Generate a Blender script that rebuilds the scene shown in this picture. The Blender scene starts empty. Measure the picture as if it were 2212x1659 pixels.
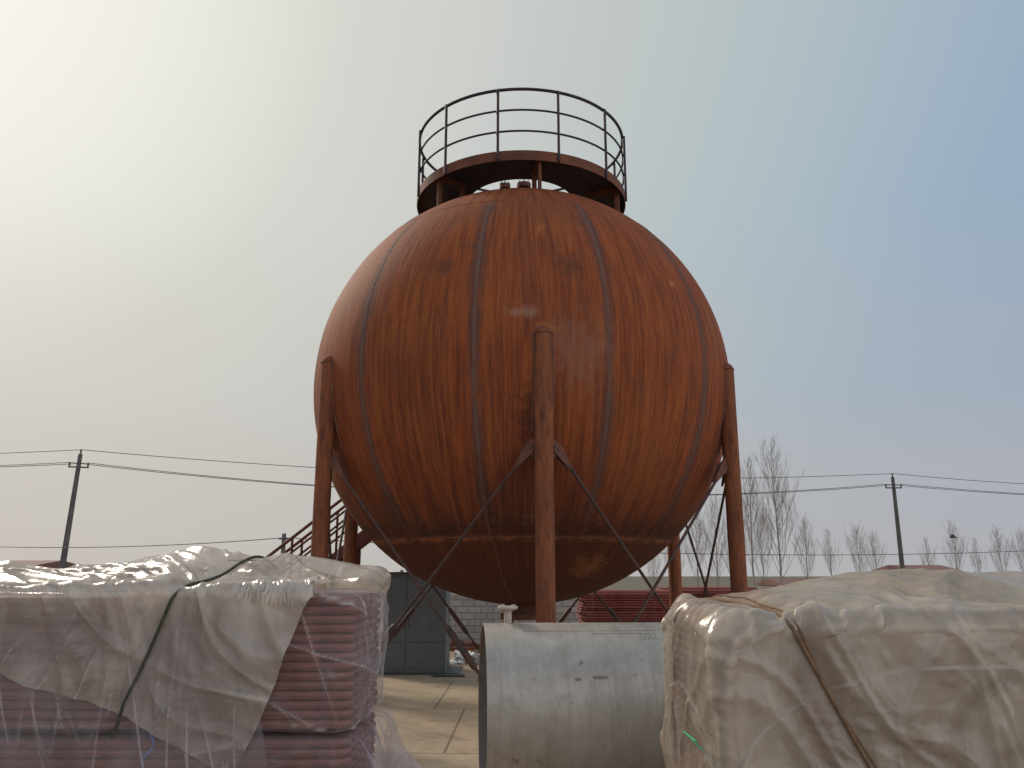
import bpy, bmesh, math, random
import numpy as np
from math import sin, cos, pi, radians as R, atan, tan, sqrt
from mathutils import Vector, Matrix, noise
from mathutils.bvhtree import BVHTree
random.seed(7); np.random.seed(7)
C = bpy.context.scene.collection
F = 1750.0; H = 2.2; P = math.atan(411/1750.0); CP, SP = cos(P), sin(P)

def ray(x, y):
    a = (x-1106)/F; b = (829-y)/F
    return Vector((a, CP-SP*b, SP+CP*b))
def at(x, y, Y):
    d = ray(x, y); t = Y/d.y
    return Vector((d.x*t, Y, H+d.z*t))

# ------------------------------------------------------------------ materials
def newmat(name):
    m = bpy.data.materials.new(name); m.use_nodes = True
    nt = m.node_tree; b = nt.nodes['Principled BSDF']
    return m, nt, b
def N(nt, t, **kw):
    n = nt.nodes.new(t)
    for k, v in kw.items(): setattr(n, k, v)
    return n
def math_(nt, op, a, b=None, c=None):
    n = nt.nodes.new('ShaderNodeMath'); n.operation = op
    for i, v in enumerate((a, b, c)):
        if v is None: continue
        if isinstance(v, (int, float)): n.inputs[i].default_value = v
        else: nt.links.new(v, n.inputs[i])
    return n.outputs[0]
def mixc(nt, f, a, b):
    n = nt.nodes.new('ShaderNodeMix'); n.data_type = 'RGBA'
    for s, v in ((0, f), (6, a), (7, b)):
        if isinstance(v, (int, float)): n.inputs[s].default_value = v
        elif isinstance(v, tuple): n.inputs[s].default_value = (*v[:3], 1)
        else: nt.links.new(v, n.inputs[s])
    return n.outputs[2]
def ramp(nt, fac, stops, interp='LINEAR'):
    n = nt.nodes.new('ShaderNodeValToRGB'); n.color_ramp.interpolation = interp
    el = n.color_ramp.elements
    while len(el) < len(stops): el.new(0.5)
    for e, (p, c) in zip(el, stops):
        e.position = p; e.color = (c, c, c, 1) if isinstance(c, (int, float)) else (*c, 1)
    nt.links.new(fac, n.inputs[0]); return n.outputs[0]
def noise_(nt, vec, scale, detail=5, rough=.6, dist=0):
    n = N(nt, 'ShaderNodeTexNoise'); n.inputs['Scale'].default_value = scale
    n.inputs['Detail'].default_value = detail; n.inputs['Roughness'].default_value = rough
    n.inputs['Distortion'].default_value = dist
    nt.links.new(vec, n.inputs['Vector']); return n.outputs['Fac']
def objvec(nt, stretch=(1,1,1)):
    t = N(nt, 'ShaderNodeTexCoord'); m = N(nt, 'ShaderNodeMapping'); m.inputs['Scale'].default_value = stretch
    nt.links.new(t.outputs['Object'], m.inputs[0]); return m.outputs[0]
def bump(nt, b, h, s=.3, d=.02):
    n = N(nt, 'ShaderNodeBump'); n.inputs['Strength'].default_value = s; n.inputs['Distance'].default_value = d
    nt.links.new(h, n.inputs['Height']); nt.links.new(n.outputs[0], b.inputs['Normal'])
def simple(name, c1, c2, scale=4, rough=.75, metal=0, bs=.2, stretch=(1,1,1), lo=.35, hi=.65, c3=None):
    m, nt, b = newmat(name); v = objvec(nt, stretch)
    f = noise_(nt, v, scale, 5, .65)
    c = mixc(nt, ramp(nt, f, [(lo, 0.), (hi, 1.)]), c1, c2)
    if c3:
        g = noise_(nt, v, scale*2.7, 5, .7); c = mixc(nt, ramp(nt, g, [(.50, 0.), (.66, 1.)]), c, c3)
    nt.links.new(c, b.inputs['Base Color']); b.inputs['Roughness'].default_value = rough; b.inputs['Metallic'].default_value = metal
    b.inputs['Specular IOR Level'].default_value = .3
    bump(nt, b, noise_(nt, v, scale*6, 4, .7), bs, .01)
    return m

rust_pipe = simple('rust_pipe', (.12,.042,.022), (.22,.075,.032), 4.5, .85, 0, .45, (1.5,1.5,.3), c3=(.085,.033,.023))
rust_dark = simple('rust_dark', (.06,.03,.022), (.12,.045,.028), 5, .8)
rail_mat = simple('dark_rail_paint', (.016,.018,.032), (.04,.022,.027), 6, .6)
lug_mat = simple('gusset_rust', (.085,.038,.03), (.14,.058,.038), 9, .75)
rod_mat = simple('brace_steel', (.035,.028,.03), (.09,.04,.03), 7, .6)
deck_mat = simple('deck_rust', (.075,.032,.022), (.15,.052,.028), 3, .8)
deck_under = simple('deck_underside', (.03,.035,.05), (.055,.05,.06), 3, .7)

def rust_shell(blobs):
    m, nt, b = newmat('rust_shell')
    t = N(nt, 'ShaderNodeTexCoord'); s = N(nt, 'ShaderNodeSeparateXYZ'); nt.links.new(t.outputs['Object'], s.inputs[0])
    x, y, z = s.outputs
    az = math_(nt, 'ARCTAN2', x, math_(nt, 'MULTIPLY', y, -1.))
    rad = math_(nt, 'SQRT', math_(nt, 'ADD', math_(nt, 'MULTIPLY', x, x), math_(nt, 'MULTIPLY', y, y)))
    def azv(kz):
        cv = N(nt, 'ShaderNodeCombineXYZ'); nt.links.new(math_(nt, 'MULTIPLY', az, 3.6), cv.inputs[0]); nt.links.new(math_(nt, 'MULTIPLY', z, kz), cv.inputs[1]); return cv.outputs[0]
    st = noise_(nt, azv(.10), 4.5, 8, .8, .1)
    stf = noise_(nt, azv(.05), 17, 6, .75)
    st2 = noise_(nt, azv(.28), 1.5, 5, .65, .6)
    big = noise_(nt, t.outputs['Object'], .7, 5, .6, .5)
    fine = noise_(nt, t.outputs['Object'], 22, 5, .8)
    wob = noise_(nt, t.outputs['Object'], 4.5, 6, .75)
    col = mixc(nt, ramp(nt, st, [(.38, 0.), (.62, 1.)]), (.145,.037,.019), (.255,.066,.023))
    col = mixc(nt, math_(nt, 'MULTIPLY', ramp(nt, stf, [(.48, 0.), (.64, .7)]), ramp(nt, big, [(.35,.5),(.6,1.)])), col, (.33,.108,.034))
    col = mixc(nt, ramp(nt, st2, [(.50, 0.), (.72, .28)]), col, (.33,.108,.034))
    col = mixc(nt, ramp(nt, big, [(.46, 0.), (.70, .28)]), col, (.12,.042,.028))
    col = mixc(nt, ramp(nt, stf, [(.36, .7), (.49, 0.)]), col, (.08,.028,.019))
    col = mixc(nt, math_(nt, 'MULTIPLY', ramp(nt, fine, [(.48, 0.), (.70, 1.)]), .4), col, (.09,.034,.02))
    sc_ = math_(nt, 'MULTIPLY', ramp(nt, wob, [(.65, 0.), (.75, .3)]), ramp(nt, fine, [(.45, 0.), (.6, 1.)]))
    col = mixc(nt, sc_, col, (.34,.18,.11))
    ph = math_(nt, 'DIVIDE', math_(nt, 'ADD', az, R(11)+R(360)), R(30))
    fr = math_(nt, 'ABSOLUTE', math_(nt, 'SUBTRACT', math_(nt, 'FRACT', math_(nt, 'ADD', ph, .5)), .5))
    dist = math_(nt, 'MULTIPLY', math_(nt, 'MULTIPLY', fr, R(30)), rad)
    mid = ramp(nt, math_(nt, 'DIVIDE', math_(nt, 'ABSOLUTE', z), 3.6), [(.66, 1.), (.71, 0.)])
    gate = noise_(nt, azv(.45), .9, 5, .75)
    band = math_(nt, 'SUBTRACT', math_(nt, 'MULTIPLY', math_(nt, 'MULTIPLY', wob, math_(nt, 'SUBTRACT', gate, .12)), .62), dist)
    bmask = math_(nt, 'MULTIPLY', ramp(nt, math_(nt, 'MULTIPLY', band, 5.), [(.0, 0.), (.50, .75)]), mid)
    col = mixc(nt, bmask, col, (.078,.047,.043))
    core = ramp(nt, math_(nt, 'MULTIPLY', math_(nt, 'SUBTRACT', math_(nt, 'MULTIPLY', wob, .06), dist), 14.), [(.02, 0.), (.25, 1.)])
    col = mixc(nt, math_(nt, 'MULTIPLY', math_(nt, 'MULTIPLY', core, mid), gate), col, (.15,.115,.105))
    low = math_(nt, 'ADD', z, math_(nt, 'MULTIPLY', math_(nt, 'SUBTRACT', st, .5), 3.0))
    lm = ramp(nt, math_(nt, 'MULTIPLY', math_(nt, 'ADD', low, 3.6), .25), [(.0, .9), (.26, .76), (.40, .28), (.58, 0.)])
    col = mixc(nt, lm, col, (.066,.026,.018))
    zz = math_(nt, 'ADD', math_(nt, 'ADD', z, 2.50), math_(nt, 'MULTIPLY', math_(nt, 'SUBTRACT', stf, .5), .5))
    seam = ramp(nt, math_(nt, 'ABSOLUTE', zz), [(.0, .9), (.10, .6), (.24, 0.)])
    col = mixc(nt, math_(nt, 'MULTIPLY', seam, ramp(nt, wob, [(.38, .15), (.6, 1.)])), col, (.046,.024,.02))
    seam = ramp(nt, math_(nt, 'ABSOLUTE', math_(nt, 'ADD', z, math_(nt, 'ADD', 2.55, math_(nt, 'MULTIPLY', wob, .1)))), [(.0, .9), (.06, .0)])
    col = mixc(nt, math_(nt, 'MULTIPLY', seam, ramp(nt, wob, [(.42, 0.), (.55, 1.)])), col, (.29,.10,.04))
    bn = math_(nt, 'MULTIPLY', math_(nt, 'SUBTRACT', noise_(nt, t.outputs['Object'], 6, 5, .75), .5), 3.4)
    for (p, r_, zs, c_, k) in blobs:
        vm = N(nt, 'ShaderNodeVectorMath'); vm.operation = 'SUBTRACT'; nt.links.new(t.outputs['Object'], vm.inputs[0]); vm.inputs[1].default_value = p
        mp = N(nt, 'ShaderNodeMapping'); mp.inputs['Scale'].default_value = (1/r_, 1/r_, 1/(r_*zs)); nt.links.new(vm.outputs[0], mp.inputs[0])
        ln = N(nt, 'ShaderNodeVectorMath'); ln.operation = 'LENGTH'; nt.links.new(mp.outputs[0], ln.inputs[0])
        q = math_(nt, 'ADD', ln.outputs['Value'], bn)
        col = mixc(nt, math_(nt, 'MULTIPLY', ramp(nt, q, [(.3, 1.), (1.0, 0.)]), k), col, c_)
    nt.links.new(col, b.inputs['Base Color'])
    b.inputs['Roughness'].default_value = .75
    b.inputs['Specular IOR Level'].default_value = .12
    bump(nt, b, math_(nt, 'ADD', math_(nt, 'MULTIPLY', fine, .5), stf), .4, .02)
    return m

# ------------------------------------------------------------------ geometry builder
class MB:
    def __init__(s): s.v = []; s.f = []
    def add(s, vs, fs):
        o = len(s.v); s.v += [tuple(v) for v in vs]; s.f += [tuple(i+o for i in f) for f in fs]; return s
    def box(s, c, d, rz=0):
        x, y, z = d[0]/2, d[1]/2, d[2]/2
        M = Matrix.Translation(Vector(c)) @ Matrix.Rotation(rz, 4, 'Z')
        vs = [M @ Vector((a, b, e)) for a in (-x, x) for b in (-y, y) for e in (-z, z)]
        return s.add(vs, [(0,1,3,2),(4,6,7,5),(0,4,5,1),(2,3,7,6),(0,2,6,4),(1,5,7,3)])
    def tube(s, pts, r, n=8, cap=True, closed=False):
        pts = [Vector(p) for p in pts]; k = len(pts); rs = r if isinstance(r, (list, tuple)) else [r]*k
        vs = []; prev = None
        for i, p in enumerate(pts):
            if closed: t = pts[(i+1) % k]-pts[i-1]
            else: t = pts[min(i+1, k-1)]-pts[max(i-1, 0)]
            t.normalize()
            if prev is None: u = t.orthogonal().normalized() if abs(t.z) > .99 else t.cross(Vector((0,0,1))).normalized()
            else: u = (prev-t*prev.dot(t)).normalized()
            prev = u; w = t.cross(u)
            for j in range(n):
                a = 2*pi*j/n; vs.append(p+(u*cos(a)+w*sin(a))*rs[i])
        fs = []
        for i in range(k if closed else k-1):
            a = i*n; b = ((i+1) % k)*n
            for j in range(n): fs.append((a+j, a+(j+1) % n, b+(j+1) % n, b+j))
        if cap and not closed: fs.append(tuple(range(n))[::-1]); fs.append(tuple(range((k-1)*n, k*n)))
        return s.add(vs, fs)
    def lathe(s, prof, c=(0,0,0), n=24, M=None):
        vs = []; M = M or Matrix.Identity(4)
        for (r, z) in prof:
            for j in range(n):
                a = 2*pi*j/n; vs.append(M @ Vector((r*cos(a), r*sin(a), z))+Vector(c))
        fs = []
        for i in range(len(prof)-1):
            for j in range(n): fs.append((i*n+j, i*n+(j+1) % n, (i+1)*n+(j+1) % n, (i+1)*n+j))
        return s.add(vs, fs)
    def prism(s, poly, o, u, w, t):
        u = Vector(u); w = Vector(w); nrm = u.cross(w).normalized(); o = Vector(o); k = len(poly)
        vs = [o+u*a+w*b+nrm*(-t/2) for a, b in poly]+[o+u*a+w*b+nrm*(t/2) for a, b in poly]
        return s.add(vs, [tuple(range(k))[::-1], tuple(range(k, 2*k))]+[(i, (i+1) % k, k+(i+1) % k, k+i) for i in range(k)])
    def mesh(s, name, mat, smooth=False):
        me = bpy.data.meshes.new(name); me.from_pydata(s.v, [], s.f); me.update()
        bm = bmesh.new(); bm.from_mesh(me); bmesh.ops.recalc_face_normals(bm, faces=bm.faces); bm.to_mesh(me); bm.free()
        if smooth:
            me.polygons.foreach_set('use_smooth', [True]*len(me.polygons)); me.set_sharp_from_angle(angle=R(40))
        me.materials.append(mat); return me
    def build(s, name, mat, parent=None, smooth=False, loc=None, **kw):
        o = bpy.data.objects.new(name, s.mesh(name, mat, smooth)); C.objects.link(o)
        if parent: o.parent = parent
        if loc is not None: o.location = loc
        for k, v in kw.items(): o[k] = v
        return o
def thing(name, label, cat, loc=(0,0,0), group=None, rz=0):
    o = bpy.data.objects.new(name, None); C.objects.link(o); o.location = loc; o.rotation_euler.z = rz; o.empty_display_size = .2
    o['label'] = label; o['category'] = cat
    if group: o['group'] = group
    return o
def tag(o, label, cat, group=None, kind=None):
    if label: o['label'] = label
    if cat: o['category'] = cat
    if group: o['group'] = group
    if kind: o['kind'] = kind
    return o

# ------------------------------------------------------------------ camera, world, sun
cam = bpy.data.cameras.new('camera'); co = bpy.data.objects.new('camera', cam); C.objects.link(co)
cam.sensor_width = 36; cam.lens = 36*F/2212; cam.clip_end = 2000; cam.clip_start = .05
co.location = (0,0,H); co.rotation_euler = (pi/2+P, 0, 0); bpy.context.scene.camera = co
sc = bpy.context.scene; sc.view_settings.view_transform = 'Standard'; sc.view_settings.look = 'None'; sc.view_settings.exposure = 0
S = Vector((-.58,.58,.574)).normalized()
w = bpy.data.worlds.new('World'); sc.world = w; w.use_nodes = True; nt = w.node_tree; nt.nodes.clear()
tc = N(nt, 'ShaderNodeTexCoord'); nz = N(nt, 'ShaderNodeVectorMath', operation='NORMALIZE'); nt.links.new(tc.outputs['Generated'], nz.inputs[0])
dt_ = N(nt, 'ShaderNodeVectorMath', operation='DOT_PRODUCT'); nt.links.new(nz.outputs[0], dt_.inputs[0]); dt_.inputs[1].default_value = S
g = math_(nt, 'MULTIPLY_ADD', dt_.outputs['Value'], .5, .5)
top = ramp(nt, g, [(0., (1,.97,.94)), (.45, (.75,.76,.77)), (.58, (.27,.38,.55)), (.70, (.34,.45,.57)), (.80, (.46,.54,.575)), (.88, (.57,.60,.585)), (.95, (.69,.695,.645)), (.998, (.95,.935,.85))])  # low stops, out of view behind the camera, made brighter and warmer as fill
hor = ramp(nt, g, [(0., (.9,.86,.82)), (.5, (.6,.58,.58)), (.6, (.45,.455,.485)), (.70, (.48,.475,.485)), (.815, (.53,.51,.49)), (.92, (.61,.565,.515)), (1., (.73,.67,.59))])
sx = N(nt, 'ShaderNodeSeparateXYZ'); nt.links.new(nz.outputs[0], sx.inputs[0])
hz = ramp(nt, sx.outputs[2], [(0., 1.), (.08, .85), (.24, .35), (.42, 0.)], 'EASE')
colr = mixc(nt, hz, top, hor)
nish = N(nt, 'ShaderNodeTexSky', sky_type='NISHITA', sun_disc=False)
nish.sun_elevation = math.asin(S.z); nish.sun_rotation = math.atan2(S.x, S.y); nish.dust_density = 4; nish.air_density = 1
b1 = N(nt, 'ShaderNodeBackground'); b1.inputs[1].default_value = .05; nt.links.new(nish.outputs[0], b1.inputs[0])
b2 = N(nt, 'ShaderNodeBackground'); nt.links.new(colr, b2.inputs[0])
nt.links.new(math_(nt, 'MULTIPLY_ADD', ramp(nt, g, [(.25, 1.), (.56, 0.)]), .6, .97), b2.inputs[1])  # added fill: unseen sky behind the camera boosted to light the near fronts
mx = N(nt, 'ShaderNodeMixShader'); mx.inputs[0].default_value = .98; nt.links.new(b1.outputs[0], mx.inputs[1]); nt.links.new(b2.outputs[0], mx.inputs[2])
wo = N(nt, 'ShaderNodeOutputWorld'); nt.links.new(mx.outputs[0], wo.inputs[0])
sl = bpy.data.lights.new('sun', 'SUN'); sl.energy = 3.0; sl.angle = R(13); sl.color = (1,.87,.72)
so = bpy.data.objects.new('sun', sl); C.objects.link(so); so.rotation_euler = (-S).to_track_quat('-Z', 'Y').to_euler(); so.location = (-20,20,30)

# ------------------------------------------------------------------ ground
m, nt, b = newmat('concrete_yard'); v = objvec(nt)
mpg = N(nt, 'ShaderNodeMapping'); mpg.inputs['Location'].default_value = (1.05,-.5,0); mpg.inputs['Rotation'].default_value = (0,0,R(1.0)); nt.links.new(v, mpg.inputs[0])
br = N(nt, 'ShaderNodeTexBrick'); nt.links.new(mpg.outputs[0], br.inputs['Vector']); br.offset = .15
br.inputs['Scale'].default_value = 1; br.inputs['Brick Width'].default_value = 3.4; br.inputs['Row Height'].default_value = 3.5
br.inputs['Mortar Size'].default_value = .018; br.inputs['Mortar Smooth'].default_value = .15
n1 = noise_(nt, v, .5, 6, .7, .4); n2 = noise_(nt, v, 4, 6, .7)
base = mixc(nt, ramp(nt, n1, [(.35,0.),(.65,1.)]), (.37,.295,.21), (.29,.23,.165))
base = mixc(nt, math_(nt, 'MULTIPLY', ramp(nt, n2, [(.48,0.),(.70,1.)]), .55), base, (.20,.155,.11))
n3 = noise_(nt, v, 1.1, 6, .75, 1.0)
base = mixc(nt, math_(nt, 'MULTIPLY', ramp(nt, n3, [(.56,0.),(.64,1.)]), .5), base, (.13,.10,.08))
base = mixc(nt, math_(nt, 'MULTIPLY', br.outputs['Fac'], .7), base, (.08,.065,.05))
sy = N(nt, 'ShaderNodeSeparateXYZ'); nt.links.new(v, sy.inputs[0])
far = ramp(nt, math_(nt, 'MULTIPLY', math_(nt, 'ADD', sy.outputs[1], math_(nt, 'MULTIPLY', n1, 4.)), .02), [(.43,0.),(.47,1.)])
base = mixc(nt, far, base, mixc(nt, n2, (.26,.19,.13), (.16,.115,.08)))
far2 = ramp(nt, math_(nt, 'MULTIPLY', sy.outputs[1], .01), [(.32,0.),(.45,1.)])
base = mixc(nt, far2, base, mixc(nt, n1, (.13,.115,.085), (.09,.085,.07)))
nt.links.new(base, b.inputs['Base Color']); b.inputs['Roughness'].default_value = .9; b.inputs['Specular IOR Level'].default_value = .15
bump(nt, b, n2, .3, .02)
gr = MB(); gr.add([(-500,-300,0),(500,-300,0),(500,900,0),(-500,900,0)], [(0,1,2,3)]).build('ground', m, kind='structure')

# ------------------------------------------------------------------ spherical tank
SC = Vector((.17,14.1,5.3)); SR = 3.6
def on_sphere(x, y):
    d = ray(x, y).normalized(); o = Vector((0,0,H))-SC; bb = d.dot(o); cc = o.dot(o)-SR*SR
    t = -bb-sqrt(max(bb*bb-cc, 0)); return o+d*t
tank = thing('spherical_tank', 'huge rust-brown spherical steel tank on six pipe legs with a railed platform on top', 'storage tank', (SC.x, SC.y, 0))
blobs = [((*on_sphere(1165,492),), .11, 1.6, (.34,.13,.045), .6), ((*on_sphere(960,575),), .24, .8, (.08,.036,.026), .6),
         ((*on_sphere(1235,572),), .26, .9, (.07,.034,.026), .6), ((*on_sphere(1452,612),), .09, .9, (.38,.15,.05), .75),
         ((*on_sphere(1130,672),), .28, .35, (.30,.19,.14), .45), ((*on_sphere(1250,760),), .55, 1.2, (.22,.13,.10), .35),
         ((*on_sphere(1270,1225),), .34, 1.5, (.28,.11,.05), .6), ((*on_sphere(1175,712),), .19, .8, (.32,.13,.05), .75),
         ((*on_sphere(1145,900),), .25, 3, (.06,.024,.02), .65), ((*on_sphere(850,1105),), .3, 1.2, (.075,.04,.035), .6),
         ((*on_sphere(1145,1060),), .9, .8, (.075,.03,.024), .3), ((*on_sphere(1400,1000),), .8, 1.8, (.33,.115,.04), .15)]
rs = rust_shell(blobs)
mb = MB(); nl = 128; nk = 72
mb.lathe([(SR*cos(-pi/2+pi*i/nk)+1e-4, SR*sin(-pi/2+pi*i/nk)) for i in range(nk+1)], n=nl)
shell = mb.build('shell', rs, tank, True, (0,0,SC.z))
weld = simple('weld_bead', (.10,.045,.034), (.19,.075,.042), 5, .75, 0, .6, c3=(.09,.06,.055))
def sp(az, la, r=SR): return Vector((r*cos(la)*sin(az), -r*cos(la)*cos(az), r*sin(la)))
for k in range(12):
    MB().tube([sp(R(-11+30*k), R(-46+91*i/48), SR-.005) for i in range(49)], .009, 6).build('weld_seam', weld, shell, True)
for la in (-46, 45): MB().tube([sp(2*pi*i/96, R(la), SR-.005) for i in range(96)], .011, 6, closed=True).build('weld_seam', weld, shell, True)
for a in (30, 95, -50): MB().tube([sp(R(a), R(45+i*2), SR-.004) for i in range(20)], .010, 5).build('weld_seam', weld, shell, True)
MB().tube([sp(R(-10), R(-46-i*2), SR-.004) for i in range(20)], .010, 5).build('weld_seam', weld, shell, True)
chalk = simple('chalk', (.26,.16,.125), (.17,.085,.065), 9, .9)
strokes = [
 [[(1128,1118),(1134,1113),(1140,1117),(1136,1124),(1128,1131),(1140,1131)], [(1143,1114),(1153,1114),(1147,1133)], [(1160,1113),(1156,1121),(1158,1131),(1163,1129),(1165,1119),(1160,1113)]],
 [[(1058,1131),(1062,1117),(1066,1131),(1070,1117)], [(1074,1128),(1078,1124),(1075,1131),(1074,1128)], [(1084,1116),(1084,1132)]],
 [[(893,1122),(896,1134)], [(901,1123),(907,1120),(910,1125),(903,1136),(912,1134)]],
 [[(1281,1128),(1286,1116)], [(1290,1118),(1297,1116),(1293,1124),(1290,1131),(1300,1130)]]]
for grp in strokes:
    c_ = MB()
    for st in grp:
        pts = []
        for i in range(len(st)-1):
            for q in range(4): pts.append((st[i][0]+(st[i+1][0]-st[i][0])*q/4, st[i][1]+(st[i+1][1]-st[i][1])*q/4))
        pts.append(st[-1]); c_.tube([on_sphere(*p)*1.0003 for p in pts], .003, 4)
    c_.build('chalk_number', chalk, shell)
legp = []
for k in range(6):
    az = R(4+60*k); x, y = SR*sin(az), -SR*cos(az); legp.append(Vector((x, y, 0)))
    lr = .125; zt = 5.36
    prof = [(lr, .03)]+[(lr, .03+(zt-.03)*i/10) for i in range(1, 11)]+[(lr*cos(a), zt+lr*sin(a)) for a in [R(q) for q in (15,30,45,60,75,89.9)]]
    leg = MB().lathe(prof, n=20).build('leg', rust_pipe, tank, True, (x, y, 0))
    MB().tube([(lr*1.02*cos(2*pi*i/24), lr*1.02*sin(2*pi*i/24), zt+.01) for i in range(24)], .010, 6, closed=True).build('cap_weld', weld, leg, True)
    for s_ in (-1, 1):
        pts = []
        for i in range(26):
            zz = 5.40-1.35*i/25; dz = zz-SC.z; rr = sqrt(SR**2-dz*dz); aa = az+s_*math.asin(min(1, (lr+.004)/rr)*1.0)
            pts.append(Vector((rr*sin(aa)-x, -rr*cos(aa)-y, zz))+Vector((random.uniform(-.006,.006),)*3))
        MB().tube(pts, [.020+random.uniform(-.006,.009) for _ in pts], 6).build('fillet_weld', weld, leg, True)
    MB().box((0,0,.015), (.5,.5,.03), az).build('base_plate', rust_dark, leg)
    for s_ in (1, -1):
        az2 = R(4+60*(k+s_)); h = (Vector((SR*sin(az2), -SR*cos(az2), 0))-legp[k]).normalized()
        MB().prism([(.11,.14),(.17,.13),(.24,.07),(.27,.0),(.24,-.07),(.18,-.10),(.11,-.08)], (0,0,3.80), h, (0,0,1), .03).build('gusset', lug_mat, leg)
        MB().prism([(.11,.0),(.34,.0),(.30,.22),(.11,.34)], (0,0,.06), h, (0,0,1), .03).build('foot_gusset', lug_mat, leg)
for k in range(6):
    for s_ in (1, -1):
        A = legp[k]; B = legp[(k+s_) % 6]; h = (B-A).normalized(); side = h.cross(Vector((0,0,1)))*.055*s_
        p0 = A+h*.21+Vector((0,0,3.80)); p1 = B-h*.25+Vector((0,0,.22)); p1o = p1+side; d = (p1-p0).normalized()
        rod = MB().tube([p0+d*.26+side*.5, p1o-d*.5], .0225, 8).build('brace_rod', rod_mat, tank, True)
        up = h.cross(d).cross(d).normalized()
        poly = [(.075*cos(a), .075*sin(a)) for a in [R(q) for q in range(90, 271, 20)]]+[(.30,-.025),(.32,0),(.30,.025)]
        fk = MB()
        for off in (-.032, .032): fk.prism(poly, p0+h.cross(Vector((0,0,1))).normalized()*off, d, up, .018)
        fk.build('clevis', lug_mat, rod)
        pn_ = h.cross(Vector((0,0,1))).normalized()
        MB().tube([p0-pn_*.05, p0+pn_*.05], .022, 10).build('pin', lug_mat, rod)
        MB().tube([p1o-d*1.75, p1o-d*1.71, p1o-d*1.1, p1o-d*1.06], [.022,.045,.045,.022], 10).build('turnbuckle', rod_mat, rod, True)
        fk = MB(); fk.prism([(-.05,-.07),(.05,-.07),(.05,.07),(-.05,.07)], p1o-d*.02, d, up, .02); fk.tube([p1o-d*.5, p1o], .03, 8); fk.build('brace_end', rod_mat, rod)
# top platform
DZ = 9.0; ro = 1.95; ri = .98
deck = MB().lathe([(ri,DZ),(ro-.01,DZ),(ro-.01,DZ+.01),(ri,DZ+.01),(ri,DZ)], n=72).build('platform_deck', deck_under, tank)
MB().lathe([(ro-.008,DZ-.15),(ro,DZ-.15),(ro,DZ+.025),(ro-.008,DZ+.025),(ro-.008,DZ-.15)], n=96).build('toe_plate', deck_mat, deck, True)
for k in range(6):
    az = R(9+60*k); u = Vector((sin(az), -cos(az), 0))
    z2 = SC.z+sqrt(SR**2-1.88**2)-.02
    MB().prism([(1.40,DZ-.002),(1.88,DZ-.002),(1.88,z2+.0),(1.80,z2+.03),(1.80,DZ-.1),(1.40,DZ-.1)], (0,0,0), u, (0,0,1), .05).build('bracket', deck_mat, deck)
    zz = SC.z+sqrt(SR**2-1.4**2)
    MB().box((u.x*1.36, u.y*1.36, (zz-.02+DZ-.003)/2), (.07,.07,DZ-.003-zz+.02), az).build('bracket', deck_mat, deck)
for zr, rr in ((DZ+1.17,.027),(DZ+.78,.018),(DZ+.39,.018)):
    MB().tube([((ro-.02)*sin(2*pi*i/96), -(ro-.02)*cos(2*pi*i/96), zr) for i in range(96)], rr, 8, closed=True).build('guard_rail', rail_mat, tank, True)
for k in range(12):
    az = R(-12+30*k); MB().tube([((ro+.012)*sin(az), -(ro+.012)*cos(az), DZ-.14), ((ro+.012)*sin(az), -(ro+.012)*cos(az), DZ+1.17)], .025, 8).build('guard_post', rail_mat, tank, True)
for (dx, dy, r_, hh) in ((-.30,-.3,.10,.30), (.05,-.3,.13,.30), (-.60,-.1,.09,.24), (.45,.3,.12,.2)):
    z0 = SC.z+sqrt(SR**2-dx*dx-dy*dy)-.02
    nzl = MB(); nzl.lathe([(r_*.6,0),(r_*.6,hh),(r_,hh),(r_,hh+.04),(r_,hh+.045),(r_,hh+.085),(0.001,hh+.085)], n=20)
    for i in range(8): a = 2*pi*i/8; nzl.tube([(r_*.85*cos(a), r_*.85*sin(a), hh-.02), (r_*.85*cos(a), r_*.85*sin(a), hh+.12)], .012, 6)
    nzl.build('top_nozzle', rust_dark, tank, True, (dx, dy, z0))
MB().lathe([(.27,1.86),(.27,1.56),(.36,1.56),(.36,1.52),(.36,1.51),(.36,1.47),(.001,1.47)], n=32).build('bottom_manhole', rust_dark, tank, True)

# ------------------------------------------------------------------ stairs behind left
st = thing('steel_stair', 'dark rusty steel stair with tubular handrails rising behind the left tank leg', 'stairs', (-6.95,17,0))
sl_ = .80; L = 4.0
stm = simple('stair_steel', (.07,.025,.022), (.15,.045,.032), 5, .7)
for yy in (0, .8):
    MB().prism([(0,0),(.3,0),(L,(L-.3)*sl_),(L,L*sl_-.0)], (0,yy,0), (1,0,0), (0,0,1), .05).build('stringer', stm, st)
    for q, rr in ((1.0,.034),(.7,.024),(.42,.024)): MB().tube([(.1,yy,.08+q), (L,yy,L*sl_+q)], rr, 8).build('handrail', stm, st, True)
    for i in range(6):
        x = .2+i*.74; MB().tube([(x,yy,x*sl_-.08),(x,yy,x*sl_+1.0)], .027, 8).build('baluster', stm, st, True)
for i in range(14):
    x = .25+i*.25; MB().box((x+.05,.4,x*sl_-.05), (.24,.74,.03)).build('tread', stm, st)
for yy in (.0,.8): MB().tube([(L-.35,yy,0),(L-.35,yy,L*sl_-.5)], .05, 8).build('support_post', stm, st, True)

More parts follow.
